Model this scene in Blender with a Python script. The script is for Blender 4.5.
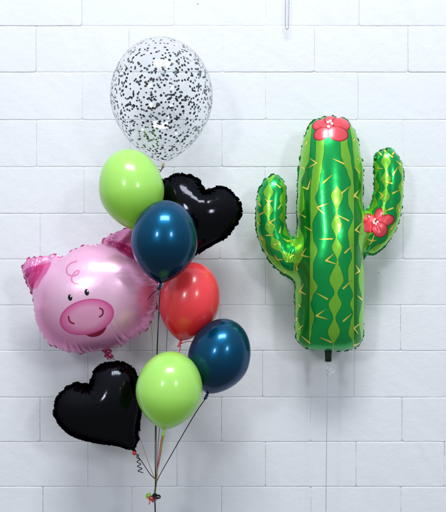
import bpy, math, random, time
import numpy as np
from mathutils import Vector, Matrix, noise
from mathutils.geometry import delaunay_2d_cdt
random.seed(7)
SC = bpy.context.scene
for o in list(bpy.data.objects): bpy.data.objects.remove(o)
COL = SC.collection
PX = 0.00435            # metres of wall per photo pixel
D = 3.2                 # camera to wall
# ------------------------------------------------------------------ camera
cam = bpy.data.cameras.new('camera'); camo = bpy.data.objects.new('camera', cam); COL.objects.link(camo)
camo.location = (0, -D, 0); camo.rotation_euler = (math.pi/2, 0, 0)
cam.sensor_fit = 'HORIZONTAL'; cam.sensor_width = 36; cam.lens = 36*D/(446*PX); cam.clip_end = 50; cam.clip_start = .05
SC.camera = camo
# ------------------------------------------------------------------ world: dim room light, brighter overhead
w = bpy.data.worlds.new('World'); SC.world = w; w.use_nodes = True
nt = w.node_tree; bg = nt.nodes['Background']
tc = nt.nodes.new('ShaderNodeTexCoord'); sx = nt.nodes.new('ShaderNodeSeparateXYZ'); rp = nt.nodes.new('ShaderNodeValToRGB')
mr = nt.nodes.new('ShaderNodeMapRange'); mr.inputs[1].default_value = -1; mr.inputs[2].default_value = 1
nt.links.new(tc.outputs['Generated'], sx.inputs[0]); nt.links.new(sx.outputs[2], mr.inputs[0]); nt.links.new(mr.outputs[0], rp.inputs[0]); nt.links.new(rp.outputs[0], bg.inputs[0])
e = rp.color_ramp.elements; e[0].position = .30; e[0].color = (.23, .23, .235, 1); e[1].position = .95; e[1].color = (.66, .72, .84, 1)
m_ = rp.color_ramp.elements.new(.55); m_.color = (.30, .31, .34, 1)
bg.inputs[1].default_value = 0.98
# ------------------------------------------------------------------ lamps (ceiling fittings in front of the wall)
def lamp(name, loc, target, sx_, sy_, power, col=(1, 1, 1)):
    l = bpy.data.lights.new(name, 'AREA'); l.shape = 'RECTANGLE'; l.size = sx_; l.size_y = sy_; l.energy = power; l.color = col
    o = bpy.data.objects.new(name, l); COL.objects.link(o); o.location = loc
    o.rotation_euler = (Vector(target)-Vector(loc)).to_track_quat('-Z', 'Y').to_euler()
    return o
lamp('ceiling_lamp', (.14, -4.0, 5.45), (0, -.1, 0), 3.1, 1.4, 318, (.97, .985, 1))
lamp('window_lamp', (-1.9, -5.2, 1.6), (0, 0, 0), .5, .7, 46, (.93, .97, 1))
lamp('window_lamp', (2.3, -5.0, 1.5), (0, 0, 0), .5, .7, 40, (.93, .97, 1))
SC.view_settings.view_transform = 'Standard'; SC.view_settings.look = 'None'; SC.view_settings.gamma = 1
SC.view_settings.exposure = 0.04
SC.cycles.max_bounces = 10; SC.cycles.transparent_max_bounces = 24
SC.cycles.use_denoising = True

# ------------------------------------------------------------------ helpers
def at(px, py, d):
    """point standing d metres in front of the wall"""
    k = PX*(D-d)/D
    return Vector(((px-223)*k, -d, (256-py)*k))
def lin(r, g, b):
    f = lambda c: (c/255/12.92 if c <= 10 else ((c/255+.055)/1.055)**2.4)
    return (f(r), f(g), f(b), 1)
def link(o, root=None):
    COL.objects.link(o)
    if root: o.parent = root
    return o
def mesh_obj(name, V, F, mat, root=None, smooth=True, normals=None):
    me = bpy.data.meshes.new(name); me.from_pydata([tuple(v) for v in V], [], [tuple(f) for f in F])
    if smooth: me.polygons.foreach_set('use_smooth', [True]*len(me.polygons))
    if mat: me.materials.append(mat)
    if normals is not None: me.normals_split_custom_set_from_vertices([tuple(n) for n in normals])
    me.update()
    return link(bpy.data.objects.new(name, me), root)
def thing(name, loc, label, cat, group=None):
    o = bpy.data.objects.new(name, None); o.location = loc; o.empty_display_size = .05; COL.objects.link(o)
    return tag(o, label, cat, group)
def tag(o, label, cat, group=None):
    o['label'] = label; o['category'] = cat
    if group: o['group'] = group
    return o
def attr(o, name, vals):
    a = o.data.attributes.new(name, 'FLOAT', 'POINT'); a.data.foreach_set('value', np.asarray(vals, np.float32))

class NT:
    def __init__(s, name):
        s.m = bpy.data.materials.new(name); s.m.use_nodes = True; s.t = s.m.node_tree; s.b = s.t.nodes['Principled BSDF']; s.out = s.t.nodes['Material Output']
    def n(s, typ, **k):
        x = s.t.nodes.new(typ)
        for a, v in k.items(): setattr(x, a, v)
        return x
    def l(s, a, b): s.t.links.new(a, b)
    def inp(s, name, v): s.b.inputs[name].default_value = v
    def attr(s, name): return s.n('ShaderNodeAttribute', attribute_name=name).outputs['Fac']
    def step(s, sock, lo, hi, a=0, b=1):
        x = s.n('ShaderNodeMapRange', interpolation_type='SMOOTHSTEP')
        s.l(sock, x.inputs[0]); x.inputs[1].default_value = lo; x.inputs[2].default_value = hi; x.inputs[3].default_value = a; x.inputs[4].default_value = b
        return x.outputs[0]
    def mix(s, fac, A, B):
        x = s.n('ShaderNodeMix', data_type='RGBA')
        for sock, v in ((x.inputs[0], fac), (x.inputs[6], A), (x.inputs[7], B)):
            if isinstance(v, bpy.types.NodeSocket): s.l(v, sock)
            else: sock.default_value = v
        return x.outputs[2]
    def noise(s, scale, detail=3, rough=.5, coord='Object'):
        c = s.n('ShaderNodeTexCoord'); x = s.n('ShaderNodeTexNoise'); x.inputs['Scale'].default_value = scale; x.inputs['Detail'].default_value = detail; x.inputs['Roughness'].default_value = rough
        s.l(c.outputs[coord], x.inputs['Vector']); return x.outputs['Fac']
    def bump(s, sock, strength, dist):
        x = s.n('ShaderNodeBump'); x.inputs['Strength'].default_value = strength; x.inputs['Distance'].default_value = dist; s.l(sock, x.inputs['Height'])
        s.l(x.outputs[0], s.b.inputs['Normal']); return x

def plain(name, col, rough=.4, metal=0, coat=0, sub=0):
    k = NT(name); k.inp('Base Color', col); k.inp('Roughness', rough); k.inp('Metallic', metal); k.inp('Coat Weight', coat); k.inp('Coat Roughness', .08)
    return k.m

# ------------------------------------------------------------------ the wall: painted concrete blocks
def build_wall():
    k = NT('painted_block')
    c = k.n('ShaderNodeTexCoord').outputs['Object']
    def nz(scale, det, ro):
        x = k.n('ShaderNodeTexNoise'); x.inputs['Scale'].default_value = scale; x.inputs['Detail'].default_value = det; x.inputs['Roughness'].default_value = ro; k.l(c, x.inputs['Vector']); return x.outputs['Fac']
    n1 = nz(2.2, 4, .6); n2 = nz(95, 4, .6); n3 = nz(26, 3, .55); n4 = nz(6.5, 2, .5)
    col = k.mix(n1, lin(226, 231, 236), lin(233, 236, 240))
    gr = k.step(nz(17, 6, .75), .66, .80, 0, .30)
    col = k.mix(gr, col, lin(206, 209, 216))
    # small grey scuff on the wall right of the cactus
    for (px, py, r, s_) in ((378.5, 273, .0045, .35), (381, 277, .003, .2), (198, 4, .0035, .8)):
        dn = k.n('ShaderNodeVectorMath', operation='DISTANCE'); k.l(c, dn.inputs[0]); dn.inputs[1].default_value = at(px, py, 0)
        col = k.mix(k.step(dn.outputs['Value'], r*.4, r*1.5, s_, 0), col, lin(120, 120, 128))
    k.l(col, k.b.inputs['Base Color'])
    k.inp('Roughness', .5); k.inp('Specular IOR Level', .4)
    # paint: fine roller stipple, pits and sags that come and go
    pit = k.n('ShaderNodeTexVoronoi'); pit.inputs['Scale'].default_value = 85; k.l(c, pit.inputs['Vector'])
    pm = k.step(pit.outputs['Distance'], .05, .30, 0, 1)
    gate = k.step(nz(5.0, 4, .6), .50, .66, 0, 1)
    mul = k.n('ShaderNodeMath', operation='MULTIPLY'); inv = k.n('ShaderNodeMath', operation='SUBTRACT'); inv.inputs[0].default_value = 1; k.l(pm, inv.inputs[1])
    k.l(inv.outputs[0], mul.inputs[0]); k.l(gate, mul.inputs[1])
    a1 = k.n('ShaderNodeMath', operation='MULTIPLY_ADD'); k.l(n2, a1.inputs[0]); a1.inputs[1].default_value = .55; k.l(k.step(n3, .2, .8, 0, .9), a1.inputs[2])
    a2 = k.n('ShaderNodeMath', operation='MULTIPLY_ADD'); k.l(mul.outputs[0], a2.inputs[0]); a2.inputs[1].default_value = -.55; k.l(a1.outputs[0], a2.inputs[2])
    k.bump(a2.outputs[0], .5, .0015)
    rows = [-385, -339, -293, -248, -202, -156, -111, -66, -20, 26, 72.3, 120, 167, 213.7, 259.3, 305.3, 350.8, 397.3, 441.8, 486.8, 532, 578, 624, 670, 716, 762]
    joints = {8: [82, 174, 266, 359, 450], 9: [36, 129, 222.5, 314.5, 408], 10: [82.5, 174, 265.5, 358, 450], 11: [36.6, 130, 222, 314, 404.5],
              12: [84, 174, 265, 357, 449], 13: [40, 130, 220, 312, 403], 14: [86, 176, 265.6, 357, 448], 15: [40.5, 130, 220, 310, 400.5],
              16: [88, 175, 262.5, 354, 446.5], 17: [40, 130, 221.6, 310.5, 402], 18: [88, 177, 265.5, 356, 444.5], 19: [43, 132, 221.6, 311, 401]}
    R = random.Random(4)
    V = []; F = []
    for r in range(len(rows)-1):
        base = joints.get(r, [40 if r % 2 else 86, 130 if r % 2 else 176, 221 if r % 2 else 266, 312 if r % 2 else 357, 403 if r % 2 else 448])
        xs = [base[0]-91.5*i for i in range(5, 0, -1)] + base + [base[-1]+91.5*i for i in range(1, 6)]
        for a, b in zip(xs[:-1], xs[1:]):
            x0, x1 = (a-223)*PX, (b-223)*PX; z1, z0 = (256-rows[r])*PX, (256-rows[r+1])*PX
            g = .0004+R.random()*.0007; dep = R.uniform(0, .0022); tx = R.uniform(-.0005, .0005); tz = R.uniform(-.0004, .0005)
            jd = lambda xx: random.Random(int(xx*10)*37+r).choice((.12, .2, .3, .45, 1.0))   # most upright joints are nearly filled with paint
            fl_, fr_ = jd(a), jd(b); gl_, gr_ = .0002+.0008*fl_, .0002+.0008*fr_
            cr = .004; nL = 44; nS = 22
            per = []
            for i in range(nL): per.append((i/nL, 0))
            for i in range(nS): per.append((1, i/nS))
            for i in range(nL): per.append((1-i/nL, 1))
            for i in range(nS): per.append((0, 1-i/nS))
            chips = [(R.random(), R.random()*.5+.5) for _ in range(2)]
            rings = []
            for (inset, dy) in ((0, .0028), (.0005, .0011), (.0013, .0004), (.0028, .0001), (.007, 0)):
                ring = []
                for i, (u, v) in enumerate(per):
                    gx0, gx1, gz0, gz1 = x0+gl_+inset, x1-gr_-inset, z0+g+inset, z1-g-inset
                    x = gx0+(gx1-gx0)*u; z = gz0+(gz1-gz0)*v
                    q = Vector((x*9, r*3.1+x0*7, z*9)); nn = noise.noise(q*6)*.0009 + noise.noise(q*1.7)*.0008
                    if inset > .003: nn *= .6
                    # move along the edge normal; round the corners
                    cx, cz = (x0+x1)/2, (z0+z1)/2
                    if v in (0, 1): z += nn
                    if u in (0, 1): x += nn
                    du = min(u, 1-u)*(x1-x0); dv = min(v, 1-v)*(z1-z0); cc = max(0, cr-du-dv)
                    x += math.copysign(cc*.45, cx-x); z += math.copysign(cc*.45, cz-z)
                    y = -dep-tx*(u-.5)*2-tz*(v-.5)*2+dy*(1 if v in (0, 1) else (fl_ if u < .5 else fr_)) + noise.noise(q*4+Vector((0, 9, 0)))*.0005*(dy > 0)
                    ring.append((x, y, z))
                rings.append(ring)
            s = len(V); m = len(per)
            for ring in rings: V += ring
            for j in range(len(rings)-1):
                for i in range(m):
                    i2 = (i+1) % m
                    F.append((s+j*m+i, s+j*m+i2, s+(j+1)*m+i2, s+(j+1)*m+i))
            F.append(tuple(s+(len(rings)-1)*m+i for i in range(m)))
    # mortar bed behind the blocks, struck almost flush
    y = .0014; s = len(V); V += [(-3, y, -2.3), (3, y, -2.3), (3, y, 2.85), (-3, y, 2.85)]; F.append((s, s+1, s+2, s+3))
    # solid back
    s = len(V); V += [(-3, .19, -2.3), (3, .19, -2.3), (3, .19, 2.85), (-3, .19, 2.85)]
    F += [(s+3, s+2, s+1, s), (s-4, s, s+1, s-3), (s-3, s+1, s+2, s-2), (s-2, s+2, s+3, s-1), (s-1, s+3, s, s-4)]
    o = mesh_obj('wall', V, F, k.m); o['kind'] = 'structure'; o['label'] = 'white painted concrete block wall behind the balloons'
build_wall()

# ------------------------------------------------------------------ foil balloons: two flat sheets welded at the rim and inflated
def spline(P, s):
    P = np.array(P, float); n = len(P); out = []
    for i in range(n):
        p0, p1, p2, p3 = P[i-1], P[i], P[(i+1) % n], P[(i+2) % n]
        for t in np.linspace(0, 1, 24, endpoint=False):
            out.append(.5*((2*p1)+(-p0+p2)*t+(2*p0-5*p1+4*p2-p3)*t*t+(-p0+3*p1-3*p2+p3)*t**3))
    out = np.array(out); d = np.linalg.norm(np.roll(out, -1, 0)-out, axis=1); L = np.concatenate([[0], np.cumsum(d)])
    m = int(round(L[-1]/s)); o = np.vstack([out, out[:1]]); q = np.linspace(0, L[-1], m, endpoint=False)
    return np.stack([np.interp(q, L, o[:, 0]), np.interp(q, L, o[:, 1])], 1)
def main_piece(F, sel):
    """keep only the largest connected patch of the selected faces"""
    ids = np.where(sel)[0]; par = {}
    def find(a):
        while par.setdefault(a, a) != a: par[a] = par[par[a]]; a = par[a]
        return a
    for f in F[ids].tolist(): a = find(f[0]); par[find(f[1])] = a; par[find(f[2])] = a
    r = np.array([find(a) for a in F[ids][:, 0].tolist()]); u, c = np.unique(r, return_counts=True)
    out = np.zeros(len(sel), bool); out[ids[r == u[np.argmax(c)]]] = True; return out
def mesh2d(B, s):
    n = len(B); x0, y0 = B.min(0); x1, y1 = B.max(0); pts = []; j = 0; y = y0
    while y < y1:
        x = x0+(s/2 if j % 2 else 0)
        while x < x1: pts.append((x, y)); x += s
        y += s*.866; j += 1
    P = np.array(pts); ins = np.zeros(len(P), bool); Ds = np.full(len(P), 9.)
    for a, b in zip(B, np.roll(B, -1, 0)):
        c = (a[1] > P[:, 1]) != (b[1] > P[:, 1])
        with np.errstate(all='ignore'): xi = (b[0]-a[0])*(P[:, 1]-a[1])/(b[1]-a[1])+a[0]
        ins ^= c & (P[:, 0] < xi)
        ab = b-a; t = np.clip(((P-a)@ab)/(ab@ab), 0, 1); Ds = np.minimum(Ds, np.linalg.norm(P-a-t[:, None]*ab, axis=1))
    P = P[ins & (Ds > s*.62)]
    V = [Vector(p) for p in B]+[Vector(p) for p in P]
    r = delaunay_2d_cdt(V, [(i, (i+1) % n) for i in range(n)], [list(range(n))], 1, 1e-7)
    return np.array([v[:] for v in r[0]]), np.array([tuple(f) for f in r[2]]), n
def edges_of(F): return np.unique(np.sort(np.vstack([F[:, [0, 1]], F[:, [1, 2]], F[:, [2, 0]]]), axis=1), axis=0)
def inflate(B, s, steps=300, press=.05, comp=.35, sweeps=6, bend=.02, seed=3):
    P, F0, n = mesh2d(B, s); N = len(P)
    z = np.zeros(N); z[n:] = .003; z[n:] += np.random.RandomState(seed).rand(N-n)*.0015
    X = np.vstack([np.c_[P[:, 0], -z, P[:, 1]], np.c_[P[n:, 0], z[n:], P[n:, 1]]])
    Q = np.vstack([P, P[n:]]); Fb = np.where(F0 < n, F0, F0+N-n)[:, ::-1]; F = np.vstack([F0, Fb]); M = len(X)
    E = edges_of(F); L = np.linalg.norm(Q[E[:, 0]]-Q[E[:, 1]], axis=1)
    used = [set() for _ in range(M)]; col = np.zeros(len(E), int)
    for k in np.random.RandomState(0).permutation(len(E)):
        a, b = E[k]; c = 0; u = used[a] | used[b]
        while c in u: c += 1
        col[k] = c; used[a].add(c); used[b].add(c)
    G = [(E[col == c, 0], E[col == c, 1], L[col == c]) for c in range(col.max()+1)]
    deg = np.bincount(E.ravel(), minlength=M)[:, None]; h = L.mean(); V = np.zeros_like(X)
    for st in range(steps):
        a, b, c = X[F[:, 0]], X[F[:, 1]], X[F[:, 2]]; fn = np.cross(b-a, c-a)/6
        f = np.stack([np.bincount(F.ravel(), np.repeat(fn[:, i], 3), M) for i in range(3)], 1)/(h*h)
        Xo = X.copy(); X = X+V*.93+f*press*h
        for _ in range(sweeps):
            for i, j, l in G:
                d = X[j]-X[i]; r = np.sqrt((d*d).sum(1)); e_ = (r-l)/r
                e_ = np.where(e_ > 0, e_*.5, e_*.5*comp)[:, None]*d; X[i] += e_; X[j] -= e_
        if bend:
            S = np.stack([np.bincount(E[:, 0], X[E[:, 1], k], M)+np.bincount(E[:, 1], X[E[:, 0], k], M) for k in range(3)], 1)/deg
            X = X+(S-X)*bend
        V = X-Xo
    side = np.r_[np.zeros(N), np.ones(M-N)]
    return X, F, Q, side, list(range(n))
def subdiv(X, F, Q, side, loop):
    E = edges_of(F); M = len(X); key = {(a, b): M+i for i, (a, b) in enumerate(E.tolist())}
    K = np.zeros((len(F), 3), int)
    code = E[:, 0]*M+E[:, 1]
    for j, (p, q) in enumerate(((0, 1), (1, 2), (2, 0))):
        c = np.minimum(F[:, p], F[:, q])*M+np.maximum(F[:, p], F[:, q]); K[:, j] = M+np.searchsorted(code, c)
    F2 = np.vstack([np.c_[F[:, 0], K[:, 0], K[:, 2]], np.c_[F[:, 1], K[:, 1], K[:, 0]], np.c_[F[:, 2], K[:, 2], K[:, 1]], K])
    mid = lambda A: np.concatenate([A, (A[E[:, 0]]+A[E[:, 1]])/2])
    X2, Q2, s2 = mid(X), mid(Q), mid(side)
    lp = []
    for i, a in enumerate(loop):
        b = loop[(i+1) % len(loop)]; lp += [a, key[(min(a, b), max(a, b))]]
    # Taubin smoothing keeps the volume, the rim is smoothed only along itself
    E2 = edges_of(F2); N2 = len(X2); isl = np.zeros(N2, bool); isl[lp] = True
    deg = np.bincount(E2.ravel(), minlength=N2)[:, None]
    for lam in (.5, -.52, .5, -.52):
        S = np.stack([np.bincount(E2[:, 0], X2[E2[:, 1], k], N2)+np.bincount(E2[:, 1], X2[E2[:, 0], k], N2) for k in range(3)], 1)/deg
        Y = X2+(S-X2)*lam; L = X2[lp]; Y[lp] = L+((np.roll(L, 1, 0)+np.roll(L, -1, 0))/2-L)*lam; X2 = Y
    return X2, F2, Q2, s2, lp
def vnormals(X, F):
    a, b, c = X[F[:, 0]], X[F[:, 1]], X[F[:, 2]]; fn = np.cross(b-a, c-a)
    N = np.stack([np.bincount(F.ravel(), np.repeat(fn[:, i], 3), len(X)) for i in range(3)], 1)
    return N/np.maximum(np.linalg.norm(N, axis=1), 1e-12)[:, None]
def part_of(name, X, F, Nn, sel, mat, root, attrs):
    """one part of an inflated skin, keeping the shading of the whole"""
    Fs = F[sel]; ids, inv = np.unique(Fs, return_inverse=True); Fs = inv.reshape(-1, 3)
    o = mesh_obj(name, X[ids], Fs, mat, root, True, Nn[ids])
    for k, v in attrs.items(): attr(o, k, v[ids])
    return o
def flange(X, F, side, loop, width, mat, root, skip=None):
    L = X[loop]; n = len(loop); E = edges_of(F); isl = np.zeros(len(X), bool); isl[loop] = True
    acc = np.zeros_like(X); cnt = np.zeros(len(X))
    for i, j in ((0, 1), (1, 0)):
        m = isl[E[:, i]] & ~isl[E[:, j]]; np.add.at(acc, E[m, i], X[E[m, j]]); np.add.at(cnt, E[m, i], 1)
    d = L-acc[loop]/np.maximum(cnt[loop], 1)[:, None]
    for _ in range(8): d = (np.roll(d, 1, 0)+np.roll(d, -1, 0)+d)/3
    Ls = L.copy()
    for _ in range(22): Ls = (np.roll(Ls, 1, 0)+np.roll(Ls, -1, 0)+Ls)/3
    d /= np.linalg.norm(d, axis=1)[:, None]
    R = random.Random(2)
    W = width*(1+.12*np.sin(np.arange(n)*.9))
    rows = [L-d*.0012, L*.6+Ls*.4+d*(W*.5)[:, None], L*.18+Ls*.82+d*W[:, None]]
    V = np.vstack(rows); Fs = []
    for j in range(2):
        for i in range(n):
            if skip is not None and skip(L[i]): continue
            i2 = (i+1) % n; Fs.append((j*n+i, j*n+i2, (j+1)*n+i2, (j+1)*n+i))
    return mesh_obj('seam', V, Fs, mat, root)
def sd_ell(U, V, cx, cy, a, b, deg=0):     # positive inside; photo orientation (V down), deg lifts the right end
    t = math.radians(deg); x = (U-cx)*math.cos(t)-(V-cy)*math.sin(t); y = (U-cx)*math.sin(t)+(V-cy)*math.cos(t)
    r = np.sqrt((x/a)**2+(y/b)**2); return (1-r)*min(a, b)
def sd_seg(U, V, a, b, r0, r1):
    ax, ay = a; bx, by = b; dx, dy = bx-ax, by-ay
    t = np.clip(((U-ax)*dx+(V-ay)*dy)/(dx*dx+dy*dy), 0, 1)
    return (r0+(r1-r0)*t)-np.hypot(U-ax-t*dx, V-ay-t*dy)
def sd_line(U, V, P, r):
    P = dense(P)
    return np.max([sd_seg(U, V, P[i], P[i+1], r, r) for i in range(len(P)-1)], axis=0)
def dense(P, closed=False):
    if closed: return spline(P, .5)
    return [(p.x, p.y) for p in catmull([Vector((x, y, 0)) for x, y in P], 5)]
def sd_poly(U, V, P, sm=False):
    P = dense(P, True) if sm else np.array(P, float); ins = np.zeros(len(U), bool); d = np.full(len(U), 1e9)
    for a, b in zip(P, np.roll(P, -1, 0)):
        c = (a[1] > V) != (b[1] > V)
        with np.errstate(all='ignore'): xi = (b[0]-a[0])*(V-a[1])/(b[1]-a[1])+a[0]
        ins ^= c & (U < xi); d = np.minimum(d, -sd_seg(U, V, a, b, 0, 0))
    return np.where(ins, d, -d)
def table(V, T):                            # smooth interpolation through (y, x) pairs
    T = sorted(T); ys = np.array([t[0] for t in T], float); xs = np.array([t[1] for t in T], float)
    i = np.clip(np.searchsorted(ys, V)-1, 0, len(ys)-2); t = np.clip((V-ys[i])/(ys[i+1]-ys[i]), 0, 1); t = t*t*(3-2*t)
    return xs[i]+(xs[i+1]-xs[i])*t

# ------------------------------------------------------------------ ribbons, knots
def catmull(P, per=10):
    P = [Vector(p) for p in P]; P = [P[0]*2-P[1]]+P+[P[-1]*2-P[-2]]; out = []
    for i in range(1, len(P)-2):
        for t in range(per):
            t /= per; p0, p1, p2, p3 = P[i-1:i+3]
            out.append(.5*((2*p1)+(-p0+p2)*t+(2*p0-5*p1+4*p2-p3)*t*t+(-p0+3*p1-3*p2+p3)*t**3))
    out.append(P[-2]); return out
def strip(name, pts, width, mat, root=None, thick=.0007, twist=0, per=10, face=None, ph=0):
    """curling ribbon: a thin flat band swept along a path"""
    C = catmull(pts, per); V = []; F = []; o0 = root.location if root else Vector((0, 0, 0)); n = len(C)
    for i, p in enumerate(C):
        t = (C[min(i+1, n-1)]-C[max(i-1, 0)]).normalized()
        ref = Vector((0, -1, 0)) if face is None else face
        s = t.cross(ref)
        if s.length < 1e-4: s = Vector((1, 0, 0))
        s.normalize(); s = Matrix.Rotation(ph+twist*i/n, 3, t) @ s; nn = s.cross(t)
        for a, b in ((-1, -1), (1, -1), (1, 1), (-1, 1)): V.append(p-o0+s*a*width/2+nn*b*thick/2)
    for i in range(n-1):
        for j in range(4): F.append((i*4+j, i*4+(j+1) % 4, i*4+4+(j+1) % 4, i*4+4+j))
    F += [(3, 2, 1, 0), (n*4-4, n*4-3, n*4-2, n*4-1)]
    return mesh_obj(name, V, F, mat, root, smooth=False)
def tube(pts, radii, seg=10):
    V = []; F = []; n = len(pts)
    for i, p in enumerate(pts):
        t = (pts[min(i+1, n-1)]-pts[max(i-1, 0)]).normalized(); s = t.cross(Vector((0, -1, .01))).normalized(); q = s.cross(t)
        for j in range(seg):
            a = 2*math.pi*j/seg; V.append(p+(s*math.cos(a)+q*math.sin(a))*radii[i])
    for i in range(n-1):
        for j in range(seg): F.append((i*seg+j, i*seg+(j+1) % seg, (i+1)*seg+(j+1) % seg, (i+1)*seg+j))
    F += [tuple(range(seg))[::-1], tuple((n-1)*seg+j for j in range(seg))]
    return V, F

M_black = plain('black_ribbon', lin(22, 22, 26), .35)
M_grey = plain('smoke_ribbon', lin(105, 105, 108), .4)
M_lime = plain('lime_ribbon', lin(150, 205, 60), .35)
M_red = plain('red_ribbon', lin(200, 40, 48), .35)
M_wine = plain('wine_ribbon', lin(150, 75, 90), .4)
def clear_mat(name, tint, alpha=.45):
    k = NT(name); tr = k.n('ShaderNodeBsdfTransparent'); mx = k.n('ShaderNodeMixShader'); mx.inputs[0].default_value = alpha
    k.inp('Base Color', tint); k.inp('Roughness', .12); k.inp('Metallic', .1)
    k.l(tr.outputs[0], mx.inputs[1]); k.l(k.b.outputs[0], mx.inputs[2]); k.l(mx.outputs[0], k.out.inputs[0]); return k.m
M_clear = clear_mat('clear_film', lin(236, 240, 246), .6)

# ------------------------------------------------------------------ latex balloons
def latex(name, base, rough=.2, metal=0, sub=.0, coat=.6, deep=None):
    k = NT(name)
    g = k.n('ShaderNodeTexCoord'); z = k.n('ShaderNodeSeparateXYZ'); k.l(g.outputs['Generated'], z.inputs[0])
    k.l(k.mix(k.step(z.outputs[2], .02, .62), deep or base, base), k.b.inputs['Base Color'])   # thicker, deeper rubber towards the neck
    k.inp('Roughness', rough); k.inp('Metallic', metal); k.inp('Coat Weight', coat); k.inp('Coat Roughness', .10); k.inp('Coat IOR', 1.5)
    if sub:
        tl = k.n('ShaderNodeBsdfTranslucent'); tl.inputs[0].default_value = base; mx = k.n('ShaderNodeMixShader'); mx.inputs[0].default_value = sub
        k.l(k.b.outputs[0], mx.inputs[1]); k.l(tl.outputs[0], mx.inputs[2]); k.l(mx.outputs[0], k.out.inputs[0])
    if metal: k.b.inputs['Specular Tint'].default_value = (.12, .42, .62, 1)
    k.bump(k.noise(60, 2), .03, .001)
    return k.m
def latex_balloon(name, mat, knot_px, top_px, Rpx, d, label, group, lean=0, wid=.46, neckmat=None):
    """knot at the base, axis from knot to top"""
    kn = at(*knot_px, d); tp = at(*top_px, d); R = Rpx*PX*(D-d)/D
    ax = tp-kn; L = ax.length; ax = ax.normalized(); ax = (ax+Vector((0, lean, 0))).normalized()
    root = thing(name, kn, label, 'balloon', group)
    rot = Vector((0, 0, 1)).rotation_difference(ax).to_matrix()
    zt = L*(1-wid)          # height of the widest ring above the knot... wid = top share
    prof = []
    NB, NTp = 34, 26
    z0 = .004
    for i in range(NB+1):
        w_ = 1-i/NB
        w_ = w_**1.0
        r = R*(1-w_**1.9)**.72; z = zt-(zt-z0)*w_
        prof.append((max(r, .0042), z))
    # densify near the neck
    for i in range(1, NTp+1):
        a = math.pi/2*i/NTp; prof.append((R*math.cos(a), zt+(L-zt)*math.sin(a)))
    seg = 72; V = []; F = []
    for r, z in prof[:-1]:
        for j in range(seg):
            a = 2*math.pi*j/seg; rr = r*(1+.004*math.sin(3*a+Rpx)); V.append(rot @ Vector((rr*math.cos(a), rr*math.sin(a), z)))
    n = len(prof)-1
    for i in range(n-1):
        for j in range(seg): F.append((i*seg+j, i*seg+(j+1) % seg, (i+1)*seg+(j+1) % seg, (i+1)*seg+j))
    V.append(rot @ Vector((0, 0, prof[-1][1]))); t = len(V)-1
    for j in range(seg): F.append(((n-1)*seg+j, (n-1)*seg+(j+1) % seg, t))
    skin = mesh_obj('skin', V, F, mat, root)
    # knotted neck with rolled lip
    neck = []
    zz = [.006, .002, -.001, -.004, -.008, -.0125, -.0165, -.018]; rr = [.0045, .004, .0062, .0066, .0042, .0052, .0085, .0078]
    Vn, Fn = tube([rot @ Vector((.0012*math.sin(i), 0, z)) for i, z in enumerate(zz)], rr, 14)
    mesh_obj('knot', Vn, Fn, neckmat or mat, root)
    return root, kn, rot, prof

G_L = 'plain round latex balloons in the bunch'
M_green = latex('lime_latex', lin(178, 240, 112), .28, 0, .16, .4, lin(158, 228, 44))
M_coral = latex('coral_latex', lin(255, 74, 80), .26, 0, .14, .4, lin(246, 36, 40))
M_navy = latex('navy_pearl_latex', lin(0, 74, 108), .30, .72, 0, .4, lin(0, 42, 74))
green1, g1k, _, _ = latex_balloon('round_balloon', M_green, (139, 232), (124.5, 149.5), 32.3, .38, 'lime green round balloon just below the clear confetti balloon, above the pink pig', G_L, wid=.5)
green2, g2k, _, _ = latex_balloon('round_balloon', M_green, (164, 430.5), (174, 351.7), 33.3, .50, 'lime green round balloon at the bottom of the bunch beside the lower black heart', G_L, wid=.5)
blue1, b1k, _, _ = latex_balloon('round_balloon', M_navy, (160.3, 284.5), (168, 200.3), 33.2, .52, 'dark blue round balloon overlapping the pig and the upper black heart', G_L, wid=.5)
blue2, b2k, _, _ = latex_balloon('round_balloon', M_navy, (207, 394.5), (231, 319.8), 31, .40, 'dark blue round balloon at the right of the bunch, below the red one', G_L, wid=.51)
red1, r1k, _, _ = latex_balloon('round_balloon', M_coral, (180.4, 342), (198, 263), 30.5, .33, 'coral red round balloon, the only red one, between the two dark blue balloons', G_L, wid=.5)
for b_, rt in ((green1, M_green), (green2, M_green)): pass

# ---- clear balloon full of confetti
k = NT('clear_latex')
tr = k.n('ShaderNodeBsdfTransparent'); tr.inputs[0].default_value = (.98, .985, .99, 1)
df = k.n('ShaderNodeBsdfDiffuse'); df.inputs[0].default_value = lin(245, 248, 252); tl = k.n('ShaderNodeBsdfTranslucent'); tl.inputs[0].default_value = lin(245, 248, 252)
gl = k.n('ShaderNodeBsdfGlossy'); gl.inputs[1].default_value = .09
m0 = k.n('ShaderNodeMixShader'); m0.inputs[0].default_value = .5; k.l(df.outputs[0], m0.inputs[1]); k.l(tl.outputs[0], m0.inputs[2])
lw = k.n('ShaderNodeLayerWeight'); lw.inputs[0].default_value = .35
m1 = k.n('ShaderNodeMixShader'); k.l(k.step(lw.outputs['Facing'], .25, 1.0, .025, .34), m1.inputs[0]); k.l(tr.outputs[0], m1.inputs[1]); k.l(m0.outputs[0], m1.inputs[2])
lf = k.n('ShaderNodeLayerWeight'); lf.inputs[0].default_value = .5; fq = k.n('ShaderNodeMath', operation='POWER'); k.l(lf.outputs['Facing'], fq.inputs[0]); fq.inputs[1].default_value = 4; fs_ = k.step(fq.outputs[0], 0, 1, .045, .5)
m2 = k.n('ShaderNodeMixShader'); k.l(fs_, m2.inputs[0]); k.l(m1.outputs[0], m2.inputs[1]); k.l(gl.outputs[0], m2.inputs[2]); k.l(m2.outputs[0], k.out.inputs[0])
M_tan = plain('tan_latex', lin(196, 178, 140), .4)
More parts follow.
